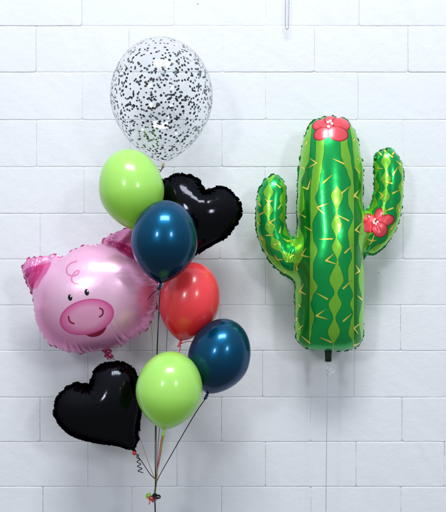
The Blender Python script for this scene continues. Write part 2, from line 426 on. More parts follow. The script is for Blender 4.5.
conf, ck, crot, cprof = latex_balloon('confetti_balloon', k.m, (163, 163.5), (160.2, 38.3), 51.2, .27, 'big clear round balloon full of black and silver confetti at the top', None, wid=.47, neckmat=M_tan)
M_cb = plain('black_confetti', lin(6, 7, 9), .35, 0); M_cg = plain('silver_confetti', lin(120, 132, 140), .25, .6); M_ct = plain('teal_confetti', lin(44, 72, 82), .3, .4)
rc = random.Random(11); dots = []
pz = np.array([p[1] for p in cprof]); pr = np.array([p[0] for p in cprof])
RB = 51.2*PX*(D-.27)/D
while len(dots) < 1000:
    z = rc.uniform(.012, pz[-1]-.001); r = float(np.interp(z, pz, pr))
    if rc.random() > (r/RB*.75+.25): continue
    if z > pz[-1]*.93 and rc.random() < .45: continue
    a = rc.uniform(0, 2*math.pi)
    r2 = float(np.interp(z+.002, pz, pr)); nrm = Vector((math.cos(a), math.sin(a), -(r2-r)/.002)).normalized()
    p = Vector((r*math.cos(a), r*math.sin(a), z))-nrm*.0015
    if any((p-q[0]).length < .0075 for q in dots[-400:]): continue
    s = rc.choice((.0042, .0048, .0054)); nrm = (nrm+Vector((rc.gauss(0, .12), rc.gauss(0, .12), rc.gauss(0, .12)))).normalized()
    dots.append((p, nrm, s, rc.choices((0, 1, 2), (62, 22, 16))[0]))
dots = [(crot @ p, crot @ n_, s, c) for p, n_, s, c in dots]
dots.sort(key=lambda q: q[0].y-q[2]*8)      # nearest the front first
def disc(s):
    V = [(s*math.cos(2*math.pi*i/12), s*math.sin(2*math.pi*i/12), h) for h in (-.0001, .0001) for i in range(12)]
    return V, [tuple(range(11, -1, -1)), tuple(range(12, 24))]+[(i, (i+1) % 12, 12+(i+1) % 12, 12+i) for i in range(12)]
cmesh = {}
for p, n_, s, c in dots[:100]:
    if (s, c) not in cmesh:
        V, F = disc(s); me = bpy.data.meshes.new('confetti_dot'); me.from_pydata(V, [], F); me.materials.append((M_cb, M_cg, M_ct)[c]); cmesh[(s, c)] = me
    o = link(bpy.data.objects.new('confetti_dot', cmesh[(s, c)]), conf); o.location = p; o.rotation_euler = n_.to_track_quat('Z', 'Y').to_euler()
V = []; F = []; mi = []
for p, n_, s, c in dots[100:]:
    v, f = disc(s); q = n_.to_track_quat('Z', 'Y'); b0 = len(V); V += [p+q @ Vector(x) for x in v]; F += [tuple(i+b0 for i in g) for g in f]; mi += [c]*len(f)
o = mesh_obj('confetti', V, F, M_cb, conf, False); o.data.materials.append(M_cg); o.data.materials.append(M_ct); o.data.polygons.foreach_set('material_index', mi); o['kind'] = 'stuff'

# ------------------------------------------------------------------ foil pieces
def foil_skin(flat_px, s, scale, target, steps, **kw):
    """flat_px: flat outline in photo pixels; target: (x0,x1,y0,y1) of the inflated skin, pixels.  Returns local metres about target centre."""
    fl = [(x*scale, -y*scale) for x, y in flat_px]
    X, F, Q, side, loop = inflate(spline(fl, s*.92), s, steps, **kw)
    return X, F, Q, side, loop
def warp(X, F, loop, Q, flat, target, scale, cx, cy, lam=.5):
    """thin-plate warp of the inflated skin so that rim points land on the silhouette seen in the photograph"""
    flat = np.array(flat, float)*[scale, -scale]; T = (np.array(target, float)-[cx, cy])*[scale, -scale]
    lp = np.array(loop); ids = [lp[np.argmin(np.hypot(Q[lp, 0]-p[0], Q[lp, 1]-p[1]))] for p in flat]
    # outline position averaged along the rim so that single puckers do not count
    pos = {v: i for i, v in enumerate(loop)}; n = len(loop)
    S = np.array([X[[loop[(pos[i]+k) % n] for k in range(-2, 3)]][:, [0, 2]].mean(0) for i in ids])
    Z = X[:, [0, 2]]; sc = .1
    def U(r2): return r2*np.log(r2+1e-9)
    K = U(((S[:, None]-S[None])**2).sum(2)/sc**2)+np.eye(len(S))*lam*.1; P = np.c_[np.ones(len(S)), S]
    A = np.block([[K, P], [P.T, np.zeros((3, 3))]]); W = np.linalg.solve(A, np.vstack([T-S, np.zeros((3, 2))]))
    Kz = U(((Z[:, None]-S[None])**2).sum(2)/sc**2); dZ = np.c_[Kz, np.ones(len(Z)), Z]@W
    Y = X.copy(); Y[:, [0, 2]] += dZ; print('warp mean move', np.abs(T-S).mean()/scale, 'depth', X[:, 1].min(), X[:, 1].max())
    return Y
def pleats(X, F, Q, side, loop, pitch, amp, length, seed, both=True):
    """puffy pleats with sharp valleys running in from the welded rim"""
    L = Q[loop]; n = len(L); st = np.linalg.norm(np.roll(L, -1, 0)-L, axis=1).mean(); per = n*st
    R = np.random.RandomState(seed); cuts = [0.]
    while cuts[-1] < per-pitch*1.3: cuts.append(cuts[-1]+pitch*R.uniform(.6, 1.45))
    cuts = np.array(cuts+[per]); A = R.uniform(.35, 1, len(cuts)); Ln = length*R.uniform(.45, 1.5, len(cuts))
    near = np.zeros(len(Q), int); dist = np.zeros(len(Q))
    for a in range(0, len(Q), 4000):
        q_ = Q[a:a+4000]; d = np.maximum((q_**2).sum(1)[:, None]+(L**2).sum(1)[None]-2*q_@L.T, 0); near[a:a+4000] = d.argmin(1); dist[a:a+4000] = np.sqrt(d.min(1))
    sarc = near*st; i = np.clip(np.searchsorted(cuts, sarc, 'right')-1, 0, len(cuts)-2)
    u = (sarc-cuts[i])/(cuts[i+1]-cuts[i]); h = np.abs(np.sin(math.pi*u))**.8-.55
    f = (1-np.exp(-dist/.006))*np.exp(-(dist/Ln[i])**1.3)*A[i]*amp*h
    # smooth over the mesh once or twice so that pleats stay soft folds
    E = edges_of(F); deg = np.bincount(E.ravel(), minlength=len(X))
    for _ in range(2): f = .5*f+.5*(np.bincount(E[:, 0], f[E[:, 1]], len(X))+np.bincount(E[:, 1], f[E[:, 0]], len(X)))/deg
    return X+vnormals(X, F)*f[:, None]
def relief(X, scale, cx, cy, d):
    """print coordinates in photo pixels, allowing for the relief of the skin"""
    f = (D-d)/(D-d+np.minimum(X[:, 1], 0)); return 223+(cx+X[:, 0]/scale-223)*f, 256+(cy-X[:, 2]/scale-256)*f

t0 = time.time()
# ---- black hearts
HS = PX*(D-.28)/D
heart_t = [(133.6, 449), (137.6, 440), (139.5, 428), (142, 412), (143, 396), (139.5, 380), (131.5, 367), (119, 361.5), (104, 363.5), (95, 370), (91.5, 377), (88.6, 383),
           (83, 383.4), (75, 383.6), (64.5, 389), (56, 399), (53.7, 411), (57.5, 422.5), (67.6, 433), (81, 439.5), (101, 444), (121, 447)]
hc_ = (98, 406)
heart_flat = [((x-hc_[0])*1.21, (y-hc_[1])*1.21) for x, y in heart_t]
heart_flat[0] = ((133.6-hc_[0])*1.12, (449-hc_[1])*1.12)
k = NT('black_foil'); k.inp('Base Color', lin(36, 37, 41)); k.inp('Specular Tint', (.12, .12, .14, 1)); k.inp('Roughness', .10); k.inp('Metallic', 1); k.inp('Specular IOR Level', .26); k.inp('Coat Weight', 0)
k.bump(k.noise(14, 3, .6), .10, .004); M_bf = k.m
X, F, Q, side, loop = foil_skin([(x, y) for x, y in heart_flat], .0078, HS, None, 440, bend=.002, comp=.7)
X = warp(X, F, loop, Q, heart_flat, heart_t, HS, *hc_)
X, F, Q, side, loop = subdiv(X, F, Q, side, loop); X, F, Q, side, loop = subdiv(X, F, Q, side, loop)
X = pleats(X, F, Q, side, loop, .021, .0034, .030, 5)
# creases fanning out of the notch
nz = np.array([(88.6-hc_[0])*HS, -(383-hc_[1])*HS]); vx = X[:, [0, 2]]-nz; rr_ = np.hypot(*vx.T); an = np.arctan2(vx[:, 0], -vx[:, 1])
X += vnormals(X, F)*(.0030*(np.abs(np.sin(an*5.5+.4))**.7-.5)*np.exp(-(rr_/.045)**2)*(1-np.exp(-rr_/.008)))[:, None]
Nn = vnormals(X, F)
hc = at(*hc_, .27)
heart_root = thing('heart_balloon', hc, 'black heart foil balloon, the lower one, hanging under the pig beside a lime balloon', 'balloon', 'black heart foil balloons')
part_of('skin', X, F, Nn, np.ones(len(F), bool), M_bf, heart_root, {})
flange(X, F, side, loop, .0065, M_bf, heart_root)
tip = Vector(((133-hc_[0])*HS, 0, -(448.5-hc_[1])*HS)); dr = Vector((.5, 0, -.86))
V, F_ = tube([tip+dr*z for z in (-.014, -.006, .002, .008, .014, .02)], [.012, .0105, .0085, .0062, .0065, .006], 12)
V = [Vector((v.x, v.y*.5, v.z)) for v in V]
mesh_obj('neck', V, F_, M_bf, heart_root)
h2 = heart_root.copy(); COL.objects.link(h2)
for ch in list(heart_root.children):
    c_ = ch.copy(); COL.objects.link(c_); c_.parent = h2
h2.location = at(194, 209, .24); h2.rotation_euler = (0, math.radians(53), 0); h2.scale = (.94,)*3
h2['label'] = 'upper black heart foil balloon, right of a dark blue balloon'
print('hearts', time.time()-t0)

# ---- pig
PS = PX*(D-.24)/D
pig_t = [(33.5, 300), (31, 293), (26, 282), (21.8, 268), (26.5, 260), (39, 257), (54, 255.5), (61, 257.2), (73, 250.3), (87, 245.5), (100, 243.5),
         (105, 238.5), (118, 231.5), (130, 227.5), (144, 227), (153, 236), (156.5, 250), (154.5, 264), (157.5, 282), (157.5, 298), (153.5, 315), (143, 331.5), (122, 344.5), (100, 350.5), (79, 353), (63.5, 350), (49, 342), (38.5, 325)]
pc = (96, 299)
pig_flat = [((x-pc[0])*1.24, (y-pc[1])*1.24) for x, y in pig_t]
def pset(i, x, y): pig_flat[i] = (x-pc[0], y-pc[1])
pset(0, 16, 302); pset(1, 10, 292); pset(2, 1, 276); pset(3, -5, 258); pset(4, 2, 247); pset(5, 20, 242); pset(6, 38, 241); pset(7, 49, 244)
X, F, Q, side, loop = foil_skin(pig_flat, .0115, PS, None, 360, bend=.003, comp=.7)
X = warp(X, F, loop, Q, pig_flat, pig_t, PS, *pc)
for _ in range(2): X, F, Q, side, loop = subdiv(X, F, Q, side, loop)
# the ears are folded behind the round head: round the head off there and keep the ears flat
pu, pv = pc[0]+X[:, 0]/PS, pc[1]-X[:, 2]/PS
er = np.hypot((pu-95.5)/62.5, (pv-299)/55.5); th = np.degrees(np.arctan2(-(pv-299), pu-95.5))
bump_ = lambda c, w_: np.clip(1-np.abs((th-c+180) % 360-180)/w_, 0, 1)
sm = lambda x: x*x*(3-2*x)
wt = np.maximum(sm(np.clip(bump_(158, 34)*2.2, 0, 1)), sm(np.clip(bump_(52, 40)*2.2, 0, 1)))
g_in = .26+.74*np.sqrt(np.clip(1-np.clip((er-.52)/.48, 0, 1)**2.6, 0, 1)); g_out = .26+.46*sm(np.clip((er-1)/.12, 0, 1))
X[:, 1] *= 1-wt*(1-np.where(er < 1, g_in, g_out))
ear_w = wt*sm(np.clip((er-1)/.03, 0, 1)); X[:, 1] += .018*ear_w
X[:, 1] += ear_w*.0045*np.sin(pu*.42+pv*.30)*(side < .5)
X = pleats(X, F, Q, side, loop, .032, .0085, .060, 8)
Nn = vnormals(X, F); U, Vv = relief(X, PS, *pc, .24)
front = side < .5
A = {}
far = np.full(len(U), -9.)
A['snout'] = sd_ell(U, Vv, 86.8, 316.9, 27.8, 17.5, 14)
A['eye'] = np.maximum(sd_ell(U, Vv, 70.1, 297.6, 2.2, 3.3, 8), sd_ell(U, Vv, 86.8, 292.3, 2.3, 3.4, 8))
A['glint'] = np.maximum(sd_ell(U, Vv, 70.9, 296.2, .8, 1.0), sd_ell(U, Vv, 87.7, 290.9, .8, 1.0))
A['nostril'] = np.maximum(sd_line(U, Vv, [(68.6, 316.6), (69, 319.5), (70.8, 322.4), (74, 323.6)], .85), sd_line(U, Vv, [(99.8, 308.2), (102.4, 309.8), (103, 312.6), (102, 315.2), (99.6, 316.8)], .85))
A['mouth'] = sd_poly(U, Vv, [(83, 331), (90, 330), (97, 328), (104, 325), (106.5, 326.5), (104, 332), (98.5, 336), (91, 337), (84.5, 334)], True)
A['curl'] = sd_line(U, Vv, [(76.5, 261.3), (70.5, 263.5), (66.8, 268), (67.2, 273.5), (72, 276), (77, 274.6), (79, 271.6), (77.2, 270.6), (73.3, 274.2), (71.4, 279), (73.6, 283), (78.7, 284)], .8)
A['ear'] = np.maximum(sd_poly(U, Vv, [(25, 272), (31, 266.5), (42, 264.5), (51, 262), (47, 272), (42, 279), (35.5, 289), (28.6, 284)], True), sd_poly(U, Vv, [(116, 246), (124, 238), (140, 232), (150, 236), (150, 252), (140, 260), (126, 256)], True))
for q in A: A[q] = np.where(front, A[q], -9)
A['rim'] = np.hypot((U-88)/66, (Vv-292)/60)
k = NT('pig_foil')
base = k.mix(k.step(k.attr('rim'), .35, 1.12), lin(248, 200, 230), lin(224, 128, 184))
earc = k.mix(k.noise(20), lin(232, 104, 172), lin(206, 66, 140))
base = k.mix(k.step(k.attr('ear'), -.5, .5), base, earc)
base = k.mix(k.step(k.attr('mouth'), -.35, .35), base, lin(150, 16, 62))
sn = k.mix(k.step(k.attr('snout'), 1.2, 9), lin(240, 118, 182), lin(250, 176, 214))
sn = k.mix(k.step(k.attr('snout'), .9, 2.0, 0, 1), lin(226, 92, 160), sn)
base = k.mix(k.step(k.attr('snout'), -.35, .35), base, sn)
base = k.mix(k.step(k.attr('nostril'), -.35, .35), base, lin(150, 24, 70))
base = k.mix(k.step(k.attr('curl'), -.35, .35), base, lin(232, 136, 182))
base = k.mix(k.step(k.attr('eye'), -.35, .35), base, lin(16, 14, 18))
base = k.mix(k.step(k.attr('glint'), -.3, .3), base, lin(235, 235, 235))
k.l(base, k.b.inputs['Base Color']); k.inp('Metallic', .44); k.inp('Roughness', .30); k.inp('Coat Weight', .12); k.inp('Coat Roughness', .1)
k.bump(k.noise(9, 4, .6), .10, .006); M_pig = k.m
pig = thing('pig_balloon', at(*pc, .24), 'pink pig head foil balloon with snout, eyes and ears, left in the bunch', 'balloon')
fc = lambda a: a[F].mean(1)
fU, fV = fc(U), fc(Vv)
in_l = sd_poly(fU, fV, [(10, 240), (60, 240), (62, 254), (50, 262), (40, 276), (35, 290), (30, 300), (10, 300)]) > 0
in_r = sd_poly(fU, fV, [(100, 215), (175, 215), (175, 262), (152, 264), (132, 256), (112, 246), (103, 241)]) > 0
fs = fc(side) < .5
sn_f = (fc(A['snout']) > -.5) & fs
mo_f = (fc(A['mouth']) > -.5) & fs & ~sn_f
e1 = (sd_ell(fU, fV, 70.1, 297.6, 3, 4) > 0) & fs; e2 = (sd_ell(fU, fV, 86.8, 292.3, 3, 4) > 0) & fs
rest_f = ~(in_l | in_r | sn_f | mo_f | e1 | e2)
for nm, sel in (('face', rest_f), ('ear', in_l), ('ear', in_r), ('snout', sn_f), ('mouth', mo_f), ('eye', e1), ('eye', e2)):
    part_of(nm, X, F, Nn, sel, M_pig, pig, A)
M_pigs = plain('pig_seam_foil', lin(205, 110, 155), .25, .6)
flange(X, F, side, loop, .0075, M_pigs, pig)
# crinkled filling neck under the chin
M_neck = plain('pink_neck_foil', lin(190, 90, 130), .18, .7)
kk = PS
def crumple(name, pts, wd, mat, root, seed, amp=.004):
    Rr = random.Random(seed); C = catmull(pts, 5); V = []; F_ = []
    for i, p in enumerate(C):
        for j in range(7):
            u = j/6-.5; ww = wd*(1+.25*math.sin(i*1.3))
            V.append(p+Vector((u*ww, amp*math.sin(i*1.9+j*2.1)+Rr.uniform(-amp, amp)*.4, Rr.uniform(-1, 1)*.0008)))
    for i in range(len(C)-1):
        for j in range(6): a = i*7+j; F_.append((a, a+1, a+8, a+7))
    n0 = len(V); V += [v+Vector((0, .0012, 0)) for v in V]; F_ += [tuple(x+n0 for x in f[::-1]) for f in F_]
    return mesh_obj(name, V, F_, mat, root, smooth=False)
crumple('neck', [Vector(((106-pc[0])*kk, .0, -(349-pc[1])*kk)), Vector(((109-pc[0])*kk, -.01, -(355-pc[1])*kk)), Vector(((111-pc[0])*kk, .0, -(360-pc[1])*kk))], .032, M_neck, pig, 3)
crumple('valve_strip', [Vector(((111-pc[0])*kk, -.002, -(357-pc[1])*kk)), Vector(((112-pc[0])*kk, -.006, -(362-pc[1])*kk)), Vector(((112.5-pc[0])*kk, .0, -(367-pc[1])*kk))], .02, M_clear, pig, 5)
print('pig', time.time()-t0)

# ---- cactus
CS = PX*(D-.17)/D
cc = (331, 236)
# flat sheet: the trunk pulls in by about a third when it fills
cact = [(331, 357), (352, 356), (369, 351), (379, 338), (382, 318), (382, 290), (382, 268), (383, 261),
        (396, 259), (410, 250), (421, 235), (427, 216), (430, 195), (430, 172), (425, 155), (413, 145), (398, 147), (388, 157), (385.5, 175), (385, 198), (382, 212),
        (379, 205), (377, 180), (374, 155), (367, 132), (353, 115), (331, 109), (309, 115), (295, 132), (288, 155), (284, 180), (281, 210), (279.5, 229), (275, 233),
        (268, 226), (266.5, 205), (262, 186), (250, 173), (236, 172), (225, 184), (220, 204), (221, 228), (228, 250), (241, 268), (258, 281), (279, 288), (279.3, 298),
        (279.5, 310), (280, 328), (284, 342), (294, 352), (310, 356)]
X, F, Q, side, loop = foil_skin([(x-cc[0], y-cc[1]) for x, y in cact], .0115, CS, None, 340, bend=.008, press=.05, comp=.5)
cact_t = [(331, 350.5), (345, 350), (355, 347), (361.5, 340), (363, 325), (363.5, 300), (364, 268), (364.5, 257),
        (374, 253), (386, 244), (395, 231), (400.5, 215), (403, 195), (403, 172), (398.5, 158), (389, 149.5), (379.5, 152), (374.8, 160), (374.2, 177), (373.5, 196), (368, 208),
        (363.5, 209), (362.6, 186), (361, 160), (356, 136), (347, 121.5), (331, 116.5), (315, 121), (305.5, 134), (300.5, 155), (297.8, 182), (296.5, 210), (296, 232), (292.5, 237.5),
        (287, 228), (285.5, 208), (285, 187), (279.5, 178), (271, 176.5), (262, 184), (257, 201), (256, 223), (260, 243), (270, 261), (282, 272.5), (293, 281.5), (294.6, 292),
        (294.8, 305), (295, 322), (296.5, 337), (302, 345.5), (314, 350)]
assert len(cact) == len(cact_t)
X = warp(X, F, loop, Q, [(x-cc[0], y-cc[1]) for x, y in cact], cact_t, CS, *cc)
for _ in range(2): X, F, Q, side, loop = subdiv(X, F, Q, side, loop)
X = pleats(X, F, Q, side, loop, .022, .0026, .020, 12)
Nn = vnormals(X, F); front = side < .5; U, Vv = relief(X, CS, *cc, .17)
QU = cc[0]+Q[:, 0]/CS; QV = cc[1]-Q[:, 1]/CS
is_l = (QU < 279.5) & (QV > 160) & (QV < 300); is_r = (QU > 382.5) & (QV < 275)
def arm_coords(path):
    P = np.array(catmull([Vector((x, y, 0)) for x, y in path], 12))[:, :2]; best = np.full(len(U), 1e9); S = np.zeros(len(U)); T = np.zeros(len(U)); acc = 0
    for a, b in zip(P[:-1], P[1:]):
        d = b-a; L = np.hypot(*d); t = np.clip(((U-a[0])*d[0]+(Vv-a[1])*d[1])/L**2, 0, 1); dx = U-a[0]-t*d[0]; dy = Vv-a[1]-t*d[1]; r = np.hypot(dx, dy)
        m = r < best; best[m] = r[m]; S[m] = (np.sign(d[0]*dy-d[1]*dx)*r)[m]; T[m] = (acc+t*L)[m]; acc += L
    return S, T
tA_l = table(Vv, [(130, 316), (142, 316), (158, 315.5), (172, 312), (190, 310.5), (260, 310), (350, 309)])
tA_r = table(Vv, [(130, 324), (150, 324), (166, 322), (178, 320), (188, 318.5), (198, 315), (208, 318.5), (224, 312.4), (238, 313), (250, 317.4), (265, 313), (277, 313), (287, 317.6), (297, 312.6), (304, 310.6), (317, 314.2), (330, 311.5), (346, 309.5)])
tB_l = table(Vv, [(130, 340), (142, 340.5), (155, 341), (164, 344), (172, 347.5), (183, 351), (194, 348), (202, 348.2), (217, 353.2), (234, 348), (244, 349.2), (256, 352), (271, 348), (281, 348.4), (295, 353), (304, 350), (313, 353), (323, 350.5), (333, 348.5), (343, 353)])
tB_r = table(Vv, [(130, 347), (142, 347.5), (160, 351), (175, 353), (190, 354), (350, 354)])
ch = table(Vv, [(184.6, 0), (195, 6.2), (211.5, .7), (225, 5.2), (237, .7), (247.5, 5.2), (259.5, .8), (280, 7), (293, 1.6), (304, 6.4), (318, 1.2), (331.5, 6), (346, .4)])
ch = np.where(Vv < 184.6, -3, ch)
cxx = table(Vv, [(180, 337.2), (237, 336.4), (259, 337.6), (281, 336.5), (318, 334.4), (346, 333.4)])
E_r = table(Vv, [(118, 312), (150, 310), (160, 309), (170, 305), (182, 301), (194, 304), (208, 304.5), (220, 297), (240, 304), (256, 303), (268, 297), (282, 301), (300, 301.5), (316, 297), (330, 301), (345, 298)])
F_l = table(Vv, [(118, 349), (146, 352.5), (162, 354), (174, 358), (186, 361), (200, 358.5), (216, 362), (240, 358.5), (258, 362), (280, 358.6), (300, 362), (320, 359), (345, 362)])
light = np.max([np.minimum(U-tA_l, tA_r-U), np.minimum(U-tB_l, tB_r-U), ch-np.abs(U-cxx), E_r-U, U-F_l], axis=0)
SL, TL = arm_coords([(272, 172), (270, 195), (270.5, 222), (277, 243), (292, 258), (308, 262)])
SR, TR = arm_coords([(388, 146), (389, 170), (388, 198), (382, 222), (370, 238), (352, 246)])
def arm_pat(S, T, ph, off):
    return np.maximum(3.0+2.0*np.sin(T*.36+ph)-np.abs(S-off), np.abs(S)-(11.2+1.8*np.sin(T*.33+ph+1.5)))
light = np.where(is_l, arm_pat(SL, TL, .5, 1.8), np.where(is_r, arm_pat(SR, TR, 2.2, 3.0), light))
def z2(u, v): return (285+u/4.956, 110+v/4.956)
def z3(u, v): return (285+u/4.956, 190+v/4.956)
def z4(u, v): return (285+u/4.956, 275+v/4.956)
def z5(u, v): return (245+u/4.267, 165+v/4.267)
def z6(u, v): return (355+u/4.267, 140+v/4.267)
SP = []
def sp(z, *pts):    # first point is the thick root, the rest are tips
    for p in pts[1:]: SP.append((z(*pts[0]), z(*p)))
sp(z2, (157, 262), (120, 238), (116, 286)); sp(z2, (292, 266), (235, 240)); sp(z2, (190, 360), (236, 320)); sp(z2, (112, 392), (78, 378), (127, 343))
sp(z2, (280, 413), (322, 378)); sp(z2, (108, 158), (98, 180)); sp(z2, (95, 290), (76, 278)); sp(z2, (370, 313), (343, 278)); sp(z2, (342, 430), (366, 398)); sp(z2, (362, 240), (374, 262)); sp(z2, (340, 150), (352, 140))
sp(z3, (158, 86), (214, 67), (192, 118)); sp(z3, (343, 26), (368, 0), (377, 52)); sp(z3, (100, 134), (66, 114)); sp(z3, (131, 201), (95, 180)); sp(z3, (234, 242), (170, 244)); sp(z3, (314, 151), (260, 124))
sp(z3, (350, 198), (380, 163), (380, 218)); sp(z3, (297, 311), (337, 273)); sp(z3, (82, 324), (104, 286), (124, 333)); sp(z3, (203, 350), (245, 313), (267, 371)); sp(z3, (370, 402), (350, 372), (346, 418)); sp(z3, (60, 395), (55, 370)); sp(z3, (65, 235), (60, 210))
sp(z4, (72, 80), (93, 43), (104, 98)); sp(z4, (289, 67), (330, 27)); sp(z4, (209, 119), (156, 89)); sp(z4, (155, 202), (200, 171), (214, 221)); sp(z4, (290, 228), (330, 192)); sp(z4, (342, 263), (377, 238), (364, 292))
sp(z4, (66, 270), (90, 247)); sp(z4, (122, 337), (83, 304)); sp(z4, (229, 333), (173, 309)); sp(z4, (382, 122), (358, 101)); sp(z4, (75, 155), (62, 140)); sp(z4, (345, 348), (372, 338)); sp(z4, (60, 215), (52, 235))
sp(z5, (150, 95), (128, 78)); sp(z5, (100, 158), (84, 142), (120, 150)); sp(z5, (142, 186), (160, 160)); sp(z5, (62, 212), (92, 195)); sp(z5, (105, 245), (130, 230), (128, 262)); sp(z5, (50, 245), (66, 258)); sp(z5, (92, 300), (124, 299))
sp(z5, (147, 288), (154, 260)); sp(z5, (124, 340), (146, 332)); sp(z5, (138, 405), (126, 383), (162, 403)); sp(z5, (96, 380), (84, 358)); sp(z5, (165, 467), (176, 446)); sp(z5, (190, 395), (216, 378)); sp(z5, (182, 325), (160, 312), (205, 322)); sp(z5, (60, 165), (70, 180)); sp(z5, (75, 320), (62, 300)); sp(z5, (125, 440), (112, 420))
sp(z6, (92, 119), (120, 122)); sp(z6, (120, 236), (99, 219), (104, 252)); sp(z6, (156, 185), (116, 171)); sp(z6, (163, 147), (184, 114)); sp(z6, (162, 227), (190, 213)); sp(z6, (162, 290), (122, 306)); sp(z6, (160, 72), (142, 58)); sp(z6, (112, 62), (100, 50)); sp(z6, (196, 106), (176, 88)); sp(z6, (203, 192), (212, 168)); sp(z6, (190, 302), (181, 273)); sp(z6, (154, 382), (174, 350)); sp(z6, (72, 432), (44, 418), (84, 402), (94, 426), (60, 450)); sp(z6, (130, 48), (124, 36)); sp(z6, (160, 60), (172, 46))
spine = np.full(len(U), -9.)
for a, b in SP: spine = np.maximum(spine, sd_seg(U, Vv, a, b, .8, .2))
f1 = [(321, 124.6, 9.2, 5.6, 18), (330.6, 120.4, 6.4, 5.0, 0), (341, 124, 9.6, 6.6, -25), (321.4, 133.6, 8.8, 6.3, 32), (338, 133.6, 10.8, 7.6, -16)]
f2 = [(378.4, 214.6, 4.4, 7.4, -18), (385.6, 220.6, 9.4, 5.8, 18), (380, 229.4, 7.8, 8.2, 0), (368.8, 218.8, 7.6, 5.2, -15), (368.4, 226.6, 6.2, 6.4, 20)]
fl = np.array([sd_ell(U, Vv, *p) for p in f1+f2]); fl[5:] = np.where((U > 363.8)[None], fl[5:], -9); fl[:5] = np.where((Vv > 160)[None], -9, fl[:5])
flower = np.maximum(fl.max(0), np.where(Vv < 160, sd_ell(U, Vv, 329.3, 125.6, 4, 4.6), -9))
# every petal has its own outline: distance inside the petal drawn last
edge = flower.copy()
for j in range(len(fl)): edge = np.where(fl[j] > 0, fl[j], edge)
st = np.full(len(U), -9.)
for (x, y) in ((327.8, 122.0), (332, 123.4), (328.4, 126.2), (330.4, 120.8)): st = np.maximum(st, sd_ell(U, Vv, x, y, 1.35, 1.25))
for (x, y) in ((375, 219.2), (377.2, 221.8), (374, 222.4), (375.8, 224)): st = np.maximum(st, sd_ell(U, Vv, x, y, 1.1, 1.1))
A = {'light': light, 'spine': spine, 'flower': flower, 'petal': edge, 'stamen': st, 'emer': np.where(is_l | is_r, 1., np.clip(np.minimum(U-309, 354-U)/1.0, 0, 1))}
for q in ('spine', 'flower', 'petal', 'stamen'): A[q] = np.where(front, A[q], -9)
k = NT('cactus_foil')
dark = k.mix(k.attr('emer'), lin(16, 138, 40), lin(0, 166, 76))
la = k.attr('light')
base = k.mix(k.step(la, -.95, -.1), dark, lin(6, 120, 52))
base = k.mix(k.step(la, -.3, .3), base, lin(132, 208, 60))
base = k.mix(k.step(k.attr('spine'), -.55, -.1), base, lin(70, 130, 40))
base = k.mix(k.step(k.attr('spine'), -.22, .22), base, lin(252, 240, 96))
pe = k.mix(k.step(k.attr('petal'), .1, 2.2), lin(224, 50, 66), lin(252, 92, 102))
pe = k.mix(k.step(k.attr('petal'), .25, .85), lin(128, 18, 34), pe)
base = k.mix(k.step(k.attr('flower'), -.3, .3), base, pe)
base = k.mix(k.step(k.attr('stamen'), -.3, .3), base, lin(248, 244, 240))
k.l(base, k.b.inputs['Base Color']); k.inp('Metallic', .62); k.inp('Roughness', .28); k.inp('Coat Weight', .25); k.inp('Coat Roughness', .07)
k.bump(k.noise(8, 3, .6), .08, .006); M_cac = k.m
cactus = thing('cactus_balloon', at(*cc, .17), 'tall green cactus foil balloon with two arms and red flowers, right of the bunch', 'balloon')
mj = lambda m: m[F].mean(1) > .5
fl_, fr_ = mj(is_l), mj(is_r); fs = side[F].mean(1) < .5
ff = (A['flower'][F].max(1) > -.6) & fs; ff1 = main_piece(F, ff & (Vv[F].mean(1) < 170)); ff2 = main_piece(F, ff & (Vv[F].mean(1) > 170))
for nm, sel in (('trunk', ~(fl_ | fr_ | ff1 | ff2)), ('arm', fl_), ('arm', fr_ & ~ff2), ('flower', ff1), ('flower', ff2)):
    part_of(nm, X, F, Nn, sel, M_cac, cactus, A)
M_cs = plain('cactus_seam_foil', lin(16, 118, 58), .22, .5)
flange(X, F, side, loop, .0075, M_cs, cactus)
V, F_ = tube([Vector(((328.3-cc[0])*CS, 0, -(y-cc[1])*CS)) for y in (346, 350, 354, 358, 361.5)], [.026, .017, .0142, .0135, .014], 14)
V = [Vector((v.x, v.y*.45, v.z)) for v in V]
mesh_obj('neck', V, F_, plain('dark_neck_foil', lin(14, 46, 26), .3, .3), cactus)
crumple('valve_strip', [Vector(((328.2-cc[0])*CS, 0, -(361-cc[1])*CS)), Vector(((328.4-cc[0])*CS, -.003, -(366-cc[1])*CS)), Vector(((327.6-cc[0])*CS, 0, -(373-cc[1])*CS))], .017, M_clear, cactus, 9, .003)
print('cactus', time.time()-t0)

# ------------------------------------------------------------------ strings
def rp(root, pts, width, mat, name='ribbon', **kw): return strip(name, pts, width, mat, root, **kw)
KD = .34
K1 = at(155.8, 481, KD); K2 = at(154.6, 494, KD)
def run(kn, *mid, end=(155.8, 481), off=0):
    return [kn]+[at(x, y, d) for x, y, d in mid]+[at(end[0]+off, end[1], KD), at(154.8+off*.4, 494, KD)]
rp(blue1, run(b1k+Vector((0, 0, -.012)), (158.4, 320, .47), (156.8, 380, .42), (156.2, 430, .38)), .0032, M_black)
rp(blue1, [b1k+Vector((0, 0, -.006)), at(158, 289, .55), at(152, 294, .555), at(148, 299.5, .55)], .0034, M_black, 'ribbon_tail')
rp(green1, run(g1k+Vector((0, .02, -.01)), (149, 262, .22), (151, 292, .09), (151.6, 325, .10), (153.2, 360, .22), (154.6, 430, .33), off=-.8), .0040, M_lime, twist=2)
rp(conf, [ck+Vector((0, -.002, -.010)), at(161, 170, .29), at(158.6, 175, .30), at(163, 230, .30), at(166.5, 300, .30), at(166.4, 350, .30), at(158.5, 440, .32), at(156.6, 481, KD), at(155, 494, KD)], .0028, M_grey)
